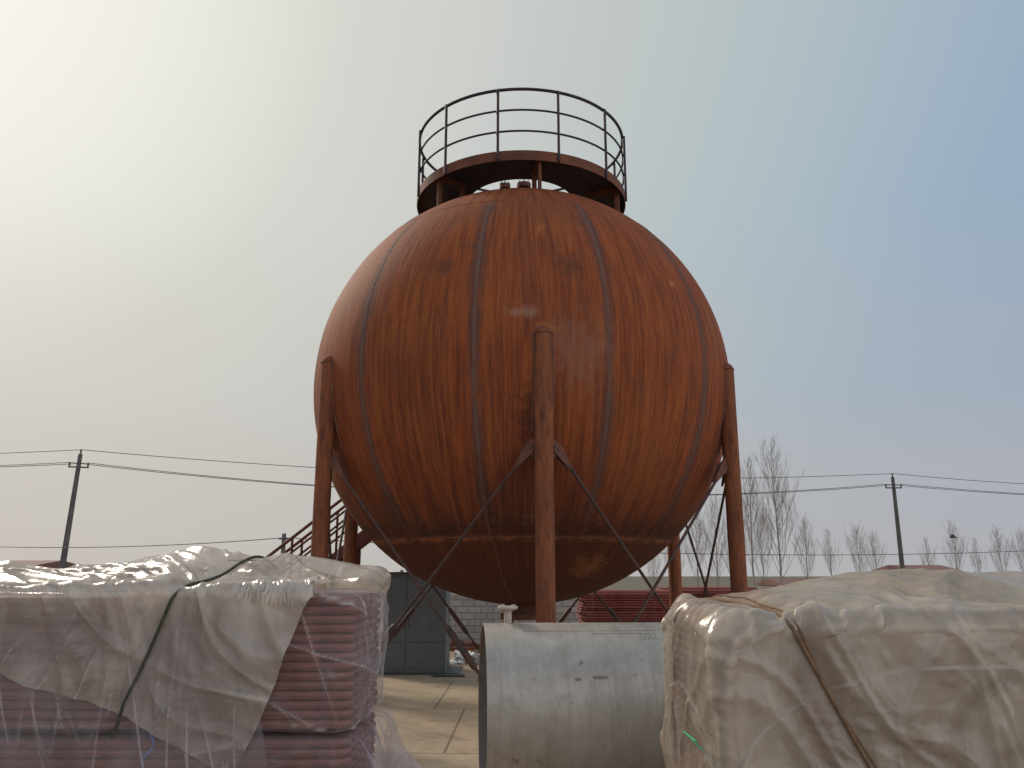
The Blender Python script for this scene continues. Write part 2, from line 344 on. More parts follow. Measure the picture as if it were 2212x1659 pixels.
# ------------------------------------------------------------------ foreground steel shell (cylinder)
t5 = R(5.0); ax = Vector((cos(t5), sin(t5), 0)); cyl_c = Vector((-.28, 8.15, .94)); CL = 2.1; cr = .8
m, nt, b = newmat('mill_steel'); v = objvec(nt, (1,1,1)); v2 = objvec(nt, (7,.5,.5)); v3 = objvec(nt, (.5,3,3))
c = mixc(nt, ramp(nt, noise_(nt, v, 1.3, 7, .72, .5), [(.35,0.),(.65,1.)]), (.44,.41,.375), (.30,.275,.245))
c = mixc(nt, math_(nt, 'MULTIPLY', ramp(nt, noise_(nt, v, 3.2, 7, .75, .8), [(.48,0.),(.7,1.)]), .5), c, (.50,.47,.44))
c = mixc(nt, math_(nt, 'MULTIPLY', ramp(nt, noise_(nt, v2, 1.7, 8, .85), [(.48,0.),(.72,1.)]), .6), c, (.21,.18,.15))
c = mixc(nt, math_(nt, 'MULTIPLY', ramp(nt, noise_(nt, v2, 3.7, 6, .85), [(.56,0.),(.72,1.)]), .4), c, (.54,.52,.49))
c = mixc(nt, ramp(nt, noise_(nt, v, 9, 4, .6), [(.66,0.),(.74,.7)]), c, (.15,.10,.07))
nt.links.new(c, b.inputs['Base Color']); b.inputs['Metallic'].default_value = .35
nt.links.new(ramp(nt, noise_(nt, v, 5, 5, .7), [(.3,.34),(.7,.58)]), b.inputs['Roughness'])
bump(nt, b, noise_(nt, v2, 6, 6, .7), .12, .01)
steel = m
in_mat = simple('shell_inside', (.13,.12,.11), (.22,.19,.17), 4, .7)
seam_m = simple('shell_seam', (.22,.2,.18), (.18,.155,.135), 8, .7)
cy = thing('steel_shell_section', 'open-ended grey steel cylinder lying on its side between the two covered piles', 'steel cylinder', cyl_c, rz=t5)
Mx = Matrix.Rotation(pi/2, 4, 'Y')
body = MB().lathe([(cr, CL*i/12) for i in range(13)], n=96, M=Mx).build('shell_plate', steel, cy, True)
MB().lathe([(cr-.014, CL*i/4) for i in range(5)], n=96, M=Mx).build('inner_wall', in_mat, cy, True)
for q in (0, CL): MB().lathe([(cr-.014, q),(cr, q)], n=96, M=Mx).build('rim', in_mat, cy)
MB().tube([(1.80, (cr+.001)*cos(2*pi*i/72), (cr+.001)*sin(2*pi*i/72)) for i in range(72)], .009, 6, closed=True).build('ring_weld', seam_m, body, True)
nz_ = MB(); nz_.lathe([(.038,-.03),(.038,.13),(.095,.13),(.098,.135),(.098,.155),(.095,.16),(.001,.16)], n=24)
for i in range(4): a = 2*pi*i/4+.5; nz_.tube([(.075*cos(a),.075*sin(a),.115),(.075*cos(a),.075*sin(a),.175)], .009, 6)
nz_.build('flanged_nozzle', simple('stainless', (.46,.40,.36), (.34,.28,.26), 8, .45, .3), cy, True, (.24,0,cr))
mk = simple('marker', (.22,.2,.18), (.2,.18,.16), 8, .8)
def cyl_pt(x, th, r=cr+.001): return Vector((x, -r*cos(th), r*sin(th)))
mm = MB()
for (x0, x1, th) in ((.35,1.62,R(68)),(1.0,1.6,R(64))): mm.tube([cyl_pt(x0+(x1-x0)*i/8, th) for i in range(9)], .0018, 4)
for i in range(5): mm.tube([cyl_pt(1.46+i*.035+.014*cos(a), R(60)+.05*sin(a+i)) for a in [q*.8 for q in range(7)]], .002, 4)
mm.build('scribed_line', mk, body)
dk = simple('stain', (.18,.16,.14), (.22,.2,.18), 9, .8)
def patch(name, x0, th0, rx, rt, mat, parent):
    vs = [cyl_pt(x0+rx*cos(a)*(1+.35*noise.noise((3*cos(a),3*sin(a),x0))), th0+rt*sin(a)*(1+.35*noise.noise((3*cos(a)+5,3*sin(a),x0))), cr+.0012) for a in [2*pi*i/18 for i in range(18)]]
    MB().add(vs, [tuple(range(18))]).build(name, mat, parent)
for q in ((1.0,R(28),.07,.022),(.80,R(27),.03,.02),(1.40,R(40),.01,.012)): patch('stain_patch', *q, dk, body)
tm = simple('timber', (.18,.12,.07), (.27,.19,.11), 4, .85, 0, .3, (.4,3,3))
for xx, nm in ((.4,'left end'),(1.75,'right end')):
    o = MB().box((0,0,.07), (.16,1.4,.14), t5).build('timber_skid', tm, None, loc=(cyl_c.x+ax.x*xx, cyl_c.y+ax.y*xx, 0))
    tag(o, 'square timber skid under the %s of the grey steel cylinder' % nm, 'timber', 'timbers under the steel cylinder')

# ------------------------------------------------------------------ tube panels
def panel_mesh(L, W, n, r, mat, name='tube_coil'):
    pitch = W/(n-1); pts = []
    for i in range(n):
        y = i*pitch; xs = (0, L) if i % 2 == 0 else (L, 0)
        pts += [(xs[0], y, 0), ((xs[0]+xs[1])/2, y, 0), (xs[1], y, 0)]
        if i < n-1:
            s_ = 1 if xs[1] == L else -1
            for a in (36, 72, 108, 144): pts.append((xs[1]+s_*sin(R(a))*pitch/2, y+pitch/2-cos(R(a))*pitch/2, 0))
    return MB().tube(pts, r, 8).mesh(name, mat, True)
tube_red = simple('tube_red_oxide', (.115,.040,.032), (.21,.068,.048), 6, .5, 0, .2, (.5,2,2), c3=(.08,.032,.029))
ORD = ['topmost','2nd','3rd']+['%dth' % i for i in range(4, 21)]+['21st','22nd','23rd']+['%dth' % i for i in range(24, 31)]+['31st','32nd','33rd']+['%dth' % i for i in range(34, 41)]
def stack(me, x, y, ztop, dz, n, lab, group, jit=.006):
    first = None
    for i in range(n):
        if first is None: o = bpy.data.objects.new('tube_panel', me); first = o
        else: o = first.copy()
        C.objects.link(o); o.location = (x+random.uniform(-jit, jit), y+random.uniform(-jit, jit), ztop-i*dz)
        tag(o, 'rusty red tube panel, %s in the %s' % (ORD[i], lab), 'tube panel', group)
LX0, LX1, LY0, LY1 = -4.0, -.86, 4.52, 5.50
pm = panel_mesh(LX1-LX0-.1, .96, 11, .0235, tube_red)
stack(pm, LX0+.05, LY0+.01, 2.06, .048, 14, 'upper bundle of the left pile', 'tube panels wrapped in the left pile')
stack(pm, LX0+.05, LY0+.01, 1.345, .048, 26, 'lower bundle of the left pile', 'tube panels in the lower left bundle')
for xx, nm in ((-3.4,'left'),(-1.5,'right')):
    o = MB().box((0,0,0), (.1,.9,.020)).build('timber_spacer', tm, None, loc=(xx, 5.0, 1.381)); tag(o, 'timber spacer between the two left bundles, %s one' % nm, 'timber', 'timber spacers of left pile')
    o = MB().box((0,0,.055), (.12,1.05,.11)).build('timber_bearer', tm, None, loc=(xx, 5.0, 0)); tag(o, 'timber bearer under the left pile, %s one' % nm, 'timber', 'timber bearers of left pile')
RX0, RX1, RY0, RY1 = 1.10, 4.3, 4.55, 5.95
pm2 = panel_mesh(RX1-RX0-.14, 1.28, 15, .0245, tube_red)
stack(pm2, RX0+.05, RY0+.05, 1.925, .052, 36, 'covered right pile', 'tube panels under the right cover')

# ------------------------------------------------------------------ cloth
_g = np.random.RandomState(99).rand(128, 128)*2*pi
def pn(x, y, s=0):
    x = np.asarray(x)+s*17.31; y = np.asarray(y)+s*9.77
    xi = np.floor(x).astype(int); yi = np.floor(y).astype(int); xf = x-xi; yf = y-yi
    u = xf*xf*xf*(xf*(xf*6-15)+10); v_ = yf*yf*yf*(yf*(yf*6-15)+10)
    def gd(ix, iy, dx_, dy_):
        a = _g[ix % 128, iy % 128]; return np.cos(a)*dx_+np.sin(a)*dy_
    n00 = gd(xi, yi, xf, yf); n10 = gd(xi+1, yi, xf-1, yf); n01 = gd(xi, yi+1, xf, yf-1); n11 = gd(xi+1, yi+1, xf-1, yf-1)
    return ((n00*(1-u)+n10*u)*(1-v_)+(n01*(1-u)+n11*u)*v_)*1.5
def rdg(n, k=2.2, p=2): return np.maximum(0, 1-np.abs(n)*k)**p
def up_axis(A, k, axis):
    A = np.moveaxis(A, axis, 0); n = A.shape[0]; idx = np.arange((n-1)*k+1); i = np.minimum(idx//k, n-2); t = ((idx-i*k)/k).reshape(-1, 1, 1)
    p0, p1, p2, p3 = A[np.maximum(i-1, 0)], A[i], A[i+1], A[np.minimum(i+2, n-1)]
    B = .5*((2*p1)+(-p0+p2)*t+(2*p0-5*p1+4*p2-p3)*t*t+(-p0+3*p1-3*p2+p3)*t**3)
    return np.moveaxis(B, 0, axis)
def normals(X):
    du = np.gradient(X, axis=1); dv = np.gradient(X, axis=0); n = np.cross(du, dv); return n/(np.linalg.norm(n, axis=-1, keepdims=True)+1e-9)
def sst(x, a, b): t = np.clip((x-a)/(b-a), 0, 1); return t*t*(3-2*t)
def facets(u, v_, seed, n=9, f0=1.5, f1=5, amp=.02):
    rnd = np.random.RandomState(seed); d = np.zeros_like(u)
    for k in range(n):
        th = rnd.rand()*pi; f = rnd.uniform(f0, f1); q = (cos(th)*u+sin(th)*v_)*f+rnd.rand()*9+.25*pn(u*.9, v_*.9, seed+k)
        cell = np.floor(q); fr = q-cell; c0 = rnd.uniform(.25, .75); tri = np.where(fr < c0, fr/c0, (1-fr)/(1-c0))
        mask = np.clip(pn(u*rnd.uniform(.9,1.8)+cell*3.1, v_*rnd.uniform(.9,1.8)+cell*1.7, seed+20+k)*1.6+.1, 0, 1)
        d += amp*2.2/f*tri**2.2*mask
    return d

def satisfy(A, B, Lr, k):
    d = B-A; l = np.sqrt((d*d).sum(-1))+1e-9
    c_ = d*((l-Lr)/l*.5*k)[..., None]; A += c_; B -= c_
def drape(P0, box, r, bulge, steps, iters, clamps, seed=1, slack=1.03, wav=.05, wl=.35, bend=.25, pull=.014):
    Pz = P0.copy()
    L = lambda A, B: np.sqrt(((A-B)**2).sum(-1))*slack
    cons = []
    def reg(sa, sb, k): cons.append((sa, sb, L(Pz[sa], Pz[sb]), k))
    ny, nx = Pz.shape[:2]; s = slice
    def ax_pairs(axis, step):
        n = Pz.shape[axis]
        for o in range(2*step):
            a = np.arange(o, n-step, 2*step)
            if len(a): yield a, a+step
    def both(step, k):
        for a, b_ in ax_pairs(1, step): reg((s(None), s(a[0], a[-1]+1, 2*step)), (s(None), s(b_[0], b_[-1]+1, 2*step)), k)
        for a, b_ in ax_pairs(0, step): reg((s(a[0], a[-1]+1, 2*step), s(None)), (s(b_[0], b_[-1]+1, 2*step), s(None)), k)
    both(1, 1.0)
    for o in (0, 1):
        e = ny-1-((ny-1-o) % 2)
        reg((s(o, e, 2), s(0, nx-1)), (s(o+1, e+1, 2), s(1, nx)), .4)
        reg((s(o, e, 2), s(1, nx)), (s(o+1, e+1, 2), s(0, nx-1)), .4)
    both(2, bend)
    Q = Pz.copy()
    Q[..., 2] += wav*(1+pn(Pz[..., 0]/wl, Pz[..., 1]/wl, seed)+.6*pn(Pz[..., 0]/wl*2.1, Pz[..., 1]/wl*2.1, seed+3))
    X = Q.copy(); V = np.zeros_like(X); dt = 1/50.
    lo = np.array([box[0]+r, box[2]+r, -1.]); hi = np.array([box[1]-r, box[3]-r, box[4]-r])
    for st_ in range(steps):
        V[..., 2] -= 9.8*dt; V *= .975
        sp_ = np.sqrt((V*V).sum(-1, keepdims=True)); V *= np.minimum(1, 2.6/(sp_+1e-9))
        Q = X+V*dt
        for cl in clamps:
            mk_ = np.abs(Q[..., 0]-cl(Q)) < .045
            front = (Q[..., 1] < box[2]+.02)
            Q[..., 1] += pull*(mk_ & front)
            Q[..., 2] -= pull*.7*(mk_ & ~front)
        for it in range(iters):
            for (sa, sb, Lr, k) in cons: satisfy(Q[sa], Q[sb], Lr, k)
            bz = bulge(Q[..., 0], Q[..., 1])
            T = Q.copy(); T[..., 2] -= bz
            cl_ = np.clip(T, lo, hi); df = T-cl_; ds = np.sqrt((df*df).sum(-1)); con = ds < r
            deep = ds < 1e-5
            nrm = df/(ds[..., None]+1e-9)
            if deep.any():
                pen = np.stack([T[..., 0]-lo[0], hi[0]-T[..., 0], T[..., 1]-lo[1], hi[1]-T[..., 1], hi[2]-T[..., 2]], -1)
                am = pen.argmin(-1); dirs = np.array([[-1,0,0],[1,0,0],[0,-1,0],[0,1,0],[0,0,1.]])
                pm_ = pen.min(-1); T = np.where(deep[..., None], T+dirs[am]*(pm_+r)[..., None], T)
            m2 = con & ~deep
            T = np.where(m2[..., None], cl_+nrm*r, T)
            T[..., 2] += bz
            T[..., 2] = np.maximum(T[..., 2], .012); Q = T
            topc = (con & (nrm[..., 2] > .75))[..., None]
            Q[..., :2] = np.where(topc, X[..., :2]+(Q[..., :2]-X[..., :2])*.25, Q[..., :2])
        V = (Q-X)/dt; V[con] *= .3; X = Q
    return X
def set_crease(me, cr_):
    a = me.attributes.new('crease', 'FLOAT', 'POINT'); a.data.foreach_set('value', np.clip(cr_, 0, 1).astype(np.float32).ravel())
def curv(X, n):
    A = X.copy(); A[1:-1, 1:-1] = (X[:-2, 1:-1]+X[2:, 1:-1]+X[1:-1, :-2]+X[1:-1, 2:])/4
    c_ = ((X-A)*n).sum(-1); c_[0] = c_[-1] = 0; c_[:, 0] = c_[:, -1] = 0; return c_
def grid_obj(name, X, mat, cr_=None):
    ny, nx = X.shape[:2]; vs = X.reshape(-1, 3)
    j, i = np.meshgrid(np.arange(ny-1), np.arange(nx-1), indexing='ij'); a = (j*nx+i).ravel()
    fs = np.stack([a, a+1, a+nx+1, a+nx], -1)
    me = bpy.data.meshes.new(name); me.from_pydata(vs.tolist(), [], fs.tolist()); me.update()
    me.polygons.foreach_set('use_smooth', [True]*len(me.polygons)); me.materials.append(mat)
    if cr_ is not None: set_crease(me, cr_)
    o = bpy.data.objects.new(name, me); C.objects.link(o)
    return o, BVHTree.FromPolygons(vs.tolist(), fs.tolist())

def tarp_mat(name, c1, c2, dirt, trans, tl=.4, rough=.2, film=False, endx=None):
    m, nt, b = newmat(name); out = [n for n in nt.nodes if n.type == 'OUTPUT_MATERIAL'][0]
    t = N(nt, 'ShaderNodeTexCoord'); v = t.outputs['Object']
    at_ = N(nt, 'ShaderNodeAttribute'); at_.attribute_name = 'crease'; cr_ = at_.outputs['Fac']
    n1 = noise_(nt, v, 1.2, 5, .65, .8); n2 = noise_(nt, v, 4, 6, .7, .6)
    c = mixc(nt, ramp(nt, n1, [(.35,0.),(.65,1.)]), c1, c2)
    c = mixc(nt, math_(nt, 'MULTIPLY', ramp(nt, n2, [(.45,0.),(.7,1.)]), .5), c, dirt)
    c = mixc(nt, math_(nt, 'MULTIPLY', cr_, .4), c, (.74,.70,.65))
    nt.links.new(c, b.inputs['Base Color']); b.inputs['Roughness'].default_value = rough
    b.inputs['Specular IOR Level'].default_value = .8
    h = noise_(nt, v, 7, 4, .6, 1.5)
    bn = N(nt, 'ShaderNodeBump'); bn.inputs['Strength'].default_value = .25 if film else .4; bn.inputs['Distance'].default_value = .012
    nt.links.new(math_(nt, 'ABSOLUTE', math_(nt, 'SUBTRACT', h, .5)), bn.inputs['Height']); nt.links.new(bn.outputs[0], b.inputs['Normal'])
    tr = N(nt, 'ShaderNodeBsdfTranslucent'); nt.links.new(c, tr.inputs[0])
    m1 = N(nt, 'ShaderNodeMixShader'); m1.inputs[0].default_value = tl; nt.links.new(b.outputs[0], m1.inputs[1]); nt.links.new(tr.outputs[0], m1.inputs[2])
    tp = N(nt, 'ShaderNodeBsdfTransparent'); m2 = N(nt, 'ShaderNodeMixShader')
    if film:
        lw = N(nt, 'ShaderNodeLayerWeight'); lw.inputs[0].default_value = .3; nt.links.new(bn.outputs[0], lw.inputs['Normal'])
        sk2 = ramp(nt, n1, [(.38, .09), (.55, .18), (.72, .34)])
        a = math_(nt, 'ADD', math_(nt, 'ADD', sk2, math_(nt, 'MULTIPLY', lw.outputs['Facing'], .40)), math_(nt, 'MULTIPLY', cr_, .45))
        a = math_(nt, 'MINIMUM', a, .9); nt.links.new(math_(nt, 'SUBTRACT', 1., a), m2.inputs[0])
    else:
        base_t = ramp(nt, n1, [(.38, trans*.3), (.66, trans*2.0)])
        if endx:
            sp3 = N(nt, 'ShaderNodeSeparateXYZ'); nt.links.new(v, sp3.inputs[0])
            e_ = math_(nt, 'MULTIPLY', ramp(nt, math_(nt, 'SUBTRACT', sp3.outputs[0], endx-.5), [(.15, 1.), (.75, 0.)]), ramp(nt, sp3.outputs[2], [(.8, 1.), (.95, .0)]) if False else .34)
            base_t = math_(nt, 'ADD', base_t, e_)
        nt.links.new(math_(nt, 'MULTIPLY', base_t, math_(nt, 'SUBTRACT', 1., math_(nt, 'MULTIPLY', cr_, .8))), m2.inputs[0])
    nt.links.new(m1.outputs[0], m2.inputs[1]); nt.links.new(tp.outputs[0], m2.inputs[2]); nt.links.new(m2.outputs[0], out.inputs[0])
    return m
tarpR = tarp_mat('tarp_beige', (.55,.485,.415), (.43,.37,.31), (.30,.25,.20), .16, endx=RX0)
tarpL = tarp_mat('tarp_grey', (.56,.505,.46), (.44,.39,.35), (.32,.28,.25), .42)
film = tarp_mat('clear_film', (.52,.48,.53), (.44,.40,.45), (.34,.29,.31), .6, .25, .12, True)

def crumple(X, U, V, corner, front_y, amp, strap, seed, fan=.06, big=1.0):
    n = normals(X)
    if n[..., 2].mean() < 0: n = -n
    hang = np.clip(front_y-V, 0, 2); top = (V > front_y) & (U > corner[0])
    wu = pn(U*1.3, V*1.3, seed)*.18; wv_ = pn(U*1.3, V*1.3, seed+1)*.18
    u, v_ = U+wu, V+wv_
    d = facets(u, v_, seed, 9, 1.0, 3.0, .020*big)+facets(u, v_, seed+50, 9, 3.0, 7, .014)
    for k, th in enumerate((.9, 1.15, .7, .35)):
        q = cos(th)*u*2.4+sin(th)*v_*2.4; al = -sin(th)*u+cos(th)*v_
        d += .020*rdg(pn(q, al*.28, seed+60+k), 7.0, 1.1)
    d += .003*rdg(pn(u*6+v_*3, v_*5, seed+4), 4.0, 1.2)+.0012*rdg(pn(u*17, v_*17, seed+5), 2.6, 1.2)
    d += .008*pn(u*1.2, v_*1.0, seed+6)+.01
    hf = rdg(pn(u*5.0+.4*pn(v_*1.2, u, seed), v_*.45, seed+7), 4.2, 1.2)
    d += .022*hf*sst(hang, .04, .5)
    d += .004*rdg(pn(u*12, v_*.8, seed+9), 2.8, 1.2)*sst(hang, .02, .2)*(1-sst(hang, .3, .9)*.7)
    rx, ry = corner[0]-U, corner[1]-V; th = np.arctan2(ry, rx+.35); rr = np.sqrt((rx+.35)**2+ry**2)
    fm = sst(rr, .15, .5)*(1-sst(rr, 1.4, 2.2))*sst(U, corner[0]+1.1, corner[0]+.1)*sst(hang, .0, .15)
    d += fan*rdg(np.sin(th*11+1.2*pn(rr*2, th*2, seed)), 1.8, 1.1)*fm+fan*.5*rdg(np.sin(th*25+2), 1.6, 1.1)*fm
    d = np.where(top, d*.8, d)
    if strap is not None:
        sx_ = np.abs(X[..., 0]-strap(X)); d *= .25+.75*sst(sx_, .01, .12)
    Y = X+n*(d*amp)[..., None]
    c_ = curv(Y, n); h_ = np.percentile(c_, 99.3); return Y, np.clip(c_/h_, 0, 1)**1.4

dx = .028
xs = np.arange(RX0-1.62, RX1+.35, dx); ys = np.arange(RY0-1.66, RY1+1.0, dx)
G = np.zeros((len(ys), len(xs), 3)); G[..., 0] = xs[None]; G[..., 1] = ys[:, None]; UV = G[..., :2].copy(); G[..., 2] = 2.32
def bR(x, y): return .21*np.exp(-((x-2.85)/1.1)**2-((y-5.6)/.55)**2)+.03*np.exp(-((x-1.9)/.25)**2-((y-5.3)/.4)**2)
bxR = (RX0-.01, RX1+.02, RY0-.02, RY1+.03, 1.985)
strapx = lambda z: 1.46+(2.0-z)*.50
clR = lambda Q: np.where(Q[..., 1] < bxR[2]+.02, 1.46+(2.0-Q[..., 2])*.50, 1.46-(Q[..., 1]-4.55)*.10)
XR = drape(G, bxR, .03, bR, 130, 6, [clR], 2, 1.015, .03, .5, pull=.008)
A5 = up_axis(up_axis(np.concatenate([XR, UV], -1), 4, 0), 4, 1)
XR, crR = crumple(A5[..., :3], A5[..., 3], A5[..., 4], (RX0, RY0), RY0, 1.0, clR, 21, .05)
oR, bvR = grid_obj('plastic_sheet', XR, tarpR, crR)
tag(oR, 'dusty beige plastic sheet draped in folds over the right-hand pile of tube panels', 'plastic sheet')
hx = [(-4.3,.36),(-2.95,.33),(-2.78,.32),(-2.5,.38),(-2.3,.44),(-2.12,.50),(-1.95,.54),(-1.80,.60),(-1.66,.70),(-1.52,.80),(-1.42,.74),(-1.34,.62),(-1.26,.46),(-1.17,.26),(-1.08,.08),(-.95,-.1),(-.80,-.25)]
ux = np.arange(-4.25, -.80, .022); ln = np.interp(ux, [a for a, _ in hx], [b_ for _, b_ in hx])
for _ in range(8): ln[1:-1] = (ln[:-2]+ln[1:-1]*2+ln[2:])/4
ln = ln+.035*pn(ux*3, ux*0, 3)+.006*pn(ux*14, ux*0, 4)
nv = 76; vv = np.linspace(0, 1, nv); yb = LY1+.35
G = np.zeros((nv, len(ux), 3)); G[..., 0] = ux[None]; G[..., 1] = (LY0-ln)[None]+(yb-(LY0-ln))[None]*vv[:, None]; UV = G[..., :2].copy(); G[..., 2] = 2.35
def bL(x, y): return .13*np.exp(-((y-5.25)/.35)**2)*(1+.35*np.sin(x*3.1+1)) + .03*np.exp(-((x+1.95)/.12)**2)
bxL = (LX0-.03, LX1+.05, LY0-.075, LY1+.05, 2.128)
clL = lambda Q: np.where(Q[..., 1] < bxL[2]+.02, -1.78-(2.12-Q[..., 2])*.35, -1.76+(Q[..., 1]-4.5)*.2)
XL = drape(G, bxL, .035, bL, 110, 6, [clL], 5, 1.03, .05, .4, pull=.006)
A5 = up_axis(up_axis(np.concatenate([XL, UV], -1), 3, 0), 3, 1)
XL, crL = crumple(A5[..., :3], A5[..., 3], A5[..., 4], (-4.2, LY0), LY0, .85, clL, 41, 0)
oL, bvL = grid_obj('plastic_cover', XL, tarpL, crL)
tag(oL, 'ragged grey plastic cover thrown over the left pile and tied by a rope', 'plastic cover')
ik = int(np.argmin(np.abs(A5[0, :, 3]+1.52))); kp = Vector(XL[0, ik].tolist())
bm = bmesh.new(); bmesh.ops.create_icosphere(bm, subdivisions=4, radius=1)
for v_ in bm.verts:
    q = v_.co.copy(); f_ = 1+.5*noise.noise(q*2.2)-.4*abs(noise.noise(q*4)); v_.co = Vector((q.x*.035, q.y*.025, q.z*.055))*f_
me = bpy.data.meshes.new('knot'); bm.to_mesh(me); bm.free(); me.materials.append(tarpL); ko = bpy.data.objects.new('knot', me); C.objects.link(ko); ko.parent = oL; ko.location = kp+Vector((0,-.01,-.02))
# loose film hanging from under the cover down over the front of both bundles
nu, nw = 420, 260
uu, ww = np.meshgrid(np.linspace(0, 1, nu), np.linspace(0, 1, nw))
xr = -1.42+.30*(1-np.exp(-ww*3))+.05*pn(ww*4, ww*0, 8); Xc = -4.02+(xr+4.02)*uu; Zc = 1.92-ww*1.75
dd = .010+.030*ww+.028*rdg(pn(Xc*2.6+.4*Zc, Zc*.6, 70), 3.4, 1.2)*(.3+ww*1.2)+.016*rdg(pn(Xc*6+Zc, Zc*.9, 71), 3.4, 1.2)+facets(Xc, Zc, 73, 6, 1.0, 3.5, .014)
Yc = (LY0-.080)-dd+.0*Xc
cl3 = np.zeros_like(dd); cl3[1:-1, 1:-1] = dd[1:-1, 1:-1]-(dd[:-2, 1:-1]+dd[2:, 1:-1]+dd[1:-1, :-2]+dd[1:-1, 2:])/4
oc, _ = grid_obj('film_curtain', np.stack([Xc, Yc, Zc], -1), film, np.clip(cl3/np.percentile(cl3, 99), 0, 1)); oc.parent = oL

def wrap(name, x0, x1, y0, y1, z0, z1, rows, amp, seed, flare=0):
    cx, cy_ = (x0+x1)/2, (y0+y1)/2; hx_, hy_ = (x1-x0)/2, (y1-y0)/2
    nL = 900; P_ = []; NN = []
    S_ = np.arange(nL)/nL*4*(hx_+hy_)
    for (z, ins) in rows:
        a, b_ = max(hx_-ins, .01), max(hy_-ins, .01); rc = min(.07, a*.9, b_*.9); row = []; rn = []
        for s_ in S_:
            segs = [2*hx_, 2*hy_, 2*hx_, 2*hy_]; k = 0; q = s_
            while k < 3 and q > segs[k]: q -= segs[k]; k += 1
            f = q/segs[k]
            if k == 0: p = (-a+2*a*f, -b_)
            elif k == 1: p = (a, -b_+2*b_*f)
            elif k == 2: p = (a-2*a*f, b_)
            else: p = (-a, b_-2*b_*f)
            ix = max(-a+rc, min(a-rc, p[0])); iy = max(-b_+rc, min(b_-rc, p[1])); d0, d1 = p[0]-ix, p[1]-iy
            dl = math.hypot(d0, d1); n0, n1_ = (d0/dl, d1/dl) if dl > 1e-6 else (0, 0)
            if dl > rc: d0, d1 = n0*rc, n1_*rc
            row.append((cx+ix+d0, cy_+iy+d1, z)); rn.append((n0, n1_, 0))
        P_.append(row); NN.append(rn)
    P_ = np.array(P_); NN = np.array(NN); SS = np.broadcast_to(S_[None], P_.shape[:2]).copy(); ZZ = P_[..., 2].copy()
    d = facets(SS, ZZ, seed, 6, .7, 2.0, .012)
    for k, th in enumerate((1.2, -1.1, .5, -.5)):
        q = cos(th)*SS*1.8+sin(th)*ZZ*1.8; al = -sin(th)*SS+cos(th)*ZZ
        d += .014*rdg(pn(q, al*.3, seed+60+k), 7.0, 1.2)
    d += .012*(pn(SS*1.2, ZZ, seed+4)+.6)
    side = sst(SS, 2*hx_-.25, 2*hx_+.05)
    if flare: d += side*(flare*np.maximum(0, z1-.02-ZZ)*(.3+1.6*rdg(pn(SS*4, ZZ*.5, seed+5), 2.2, 1.5))+.03*rdg(pn(SS*7, ZZ*2, seed+6), 3.4, 1.3))+(1-side)*.01*rdg(pn(SS*7, ZZ*2, seed+6), 3.4, 1.3)
    topm = (ZZ > z1)
    Y = P_+NN*(np.where(topm, 0, d)*amp)[..., None]; Y[..., 2] += np.where(topm, d*.3*amp, 0)
    lap = np.zeros_like(d); lap[1:-1] = d[1:-1]-(d[:-2]+d[2:]+np.roll(d, 1, 1)[1:-1]+np.roll(d, -1, 1)[1:-1])/4
    cr_ = np.clip(lap/np.percentile(lap, 99.3), 0, 1)
    vs = Y.reshape(-1, 3).tolist()
    fs = [(j*nL+i, j*nL+(i+1) % nL, (j+1)*nL+(i+1) % nL, (j+1)*nL+i) for j in range(len(rows)-1) for i in range(nL)]
    o = MB().add(vs, fs).build(name, film, None, True); set_crease(o.data, cr_); return o
def rowset(z0, z1, n, tuck=True):
    rws = [(z0, .10), (z0+.004, .05), (z0+.02, .012)] if tuck else [(z0, 0)]
    rws += [(z0+.05+(z1-.06-z0-.05)*i/n, 0) for i in range(n+1)]+[(z1-.03, .006), (z1-.012, .022), (z1, .05)]
    rws += [(z1+.003, q) for q in ((.09,.15,.25,.38,.48,.53) if tuck else (.09,))]
    return rws
o = wrap('film_wrap', LX0-.02, LX1+.03, LY0-.03, LY1+.03, 1.394, 2.105, rowset(1.394, 2.105, 64), .9, 3)
tag(o, 'clear shiny plastic film wrapped around the upper bundle of the left pile', 'plastic film')
o = wrap('film_wrap', LX0-.02, LX1+.05, LY0-.03, LY1+.03, .05, 1.378, rowset(.05, 1.378, 80, False), 1.0, 12, .45)
tag(o, 'loose clear plastic film flaring around the lower bundle of the left pile', 'plastic film')

# ropes
rope_d = simple('rope_dark', (.03,.035,.03), (.07,.07,.05), 30, .9); strap_m = simple('strap_brown', (.13,.08,.05), (.22,.14,.085), 20, .85); green_m = simple('rope_green', (.03,.25,.12), (.05,.35,.18), 20, .6)
def hitf(bv, x, z, fall):
    h = bv.ray_cast(Vector((x, 2.0, z)), Vector((0,1,0))); return h[0] if h[0] is not None else Vector((x, fall, z))
def hitt(bv, x, y, fall):
    h = bv.ray_cast(Vector((x, y, 4)), Vector((0,0,-1))); return h[0] if h[0] is not None else Vector((x, y, fall))
def smooth(pts, k=2):
    for _ in range(k): pts = [pts[0]]+[(pts[i-1]+pts[i]*2+pts[i+1])/4 for i in range(1, len(pts)-1)]+[pts[-1]]
    return pts
pts = smooth([hitt(bvR, 1.46-(y-4.55)*.10, y, 2.0)+Vector((0,0,.008)) for y in np.linspace(6.0, 4.6, 24)]+[hitf(bvR, strapx(z), z, 4.5)+Vector((0,-.012,0)) for z in np.linspace(1.96, .4, 50)])
tag(MB().tube(pts, .011, 6).build('strap', strap_m, None, True), 'flat brown tie strap running diagonally down the right plastic sheet', 'strap')
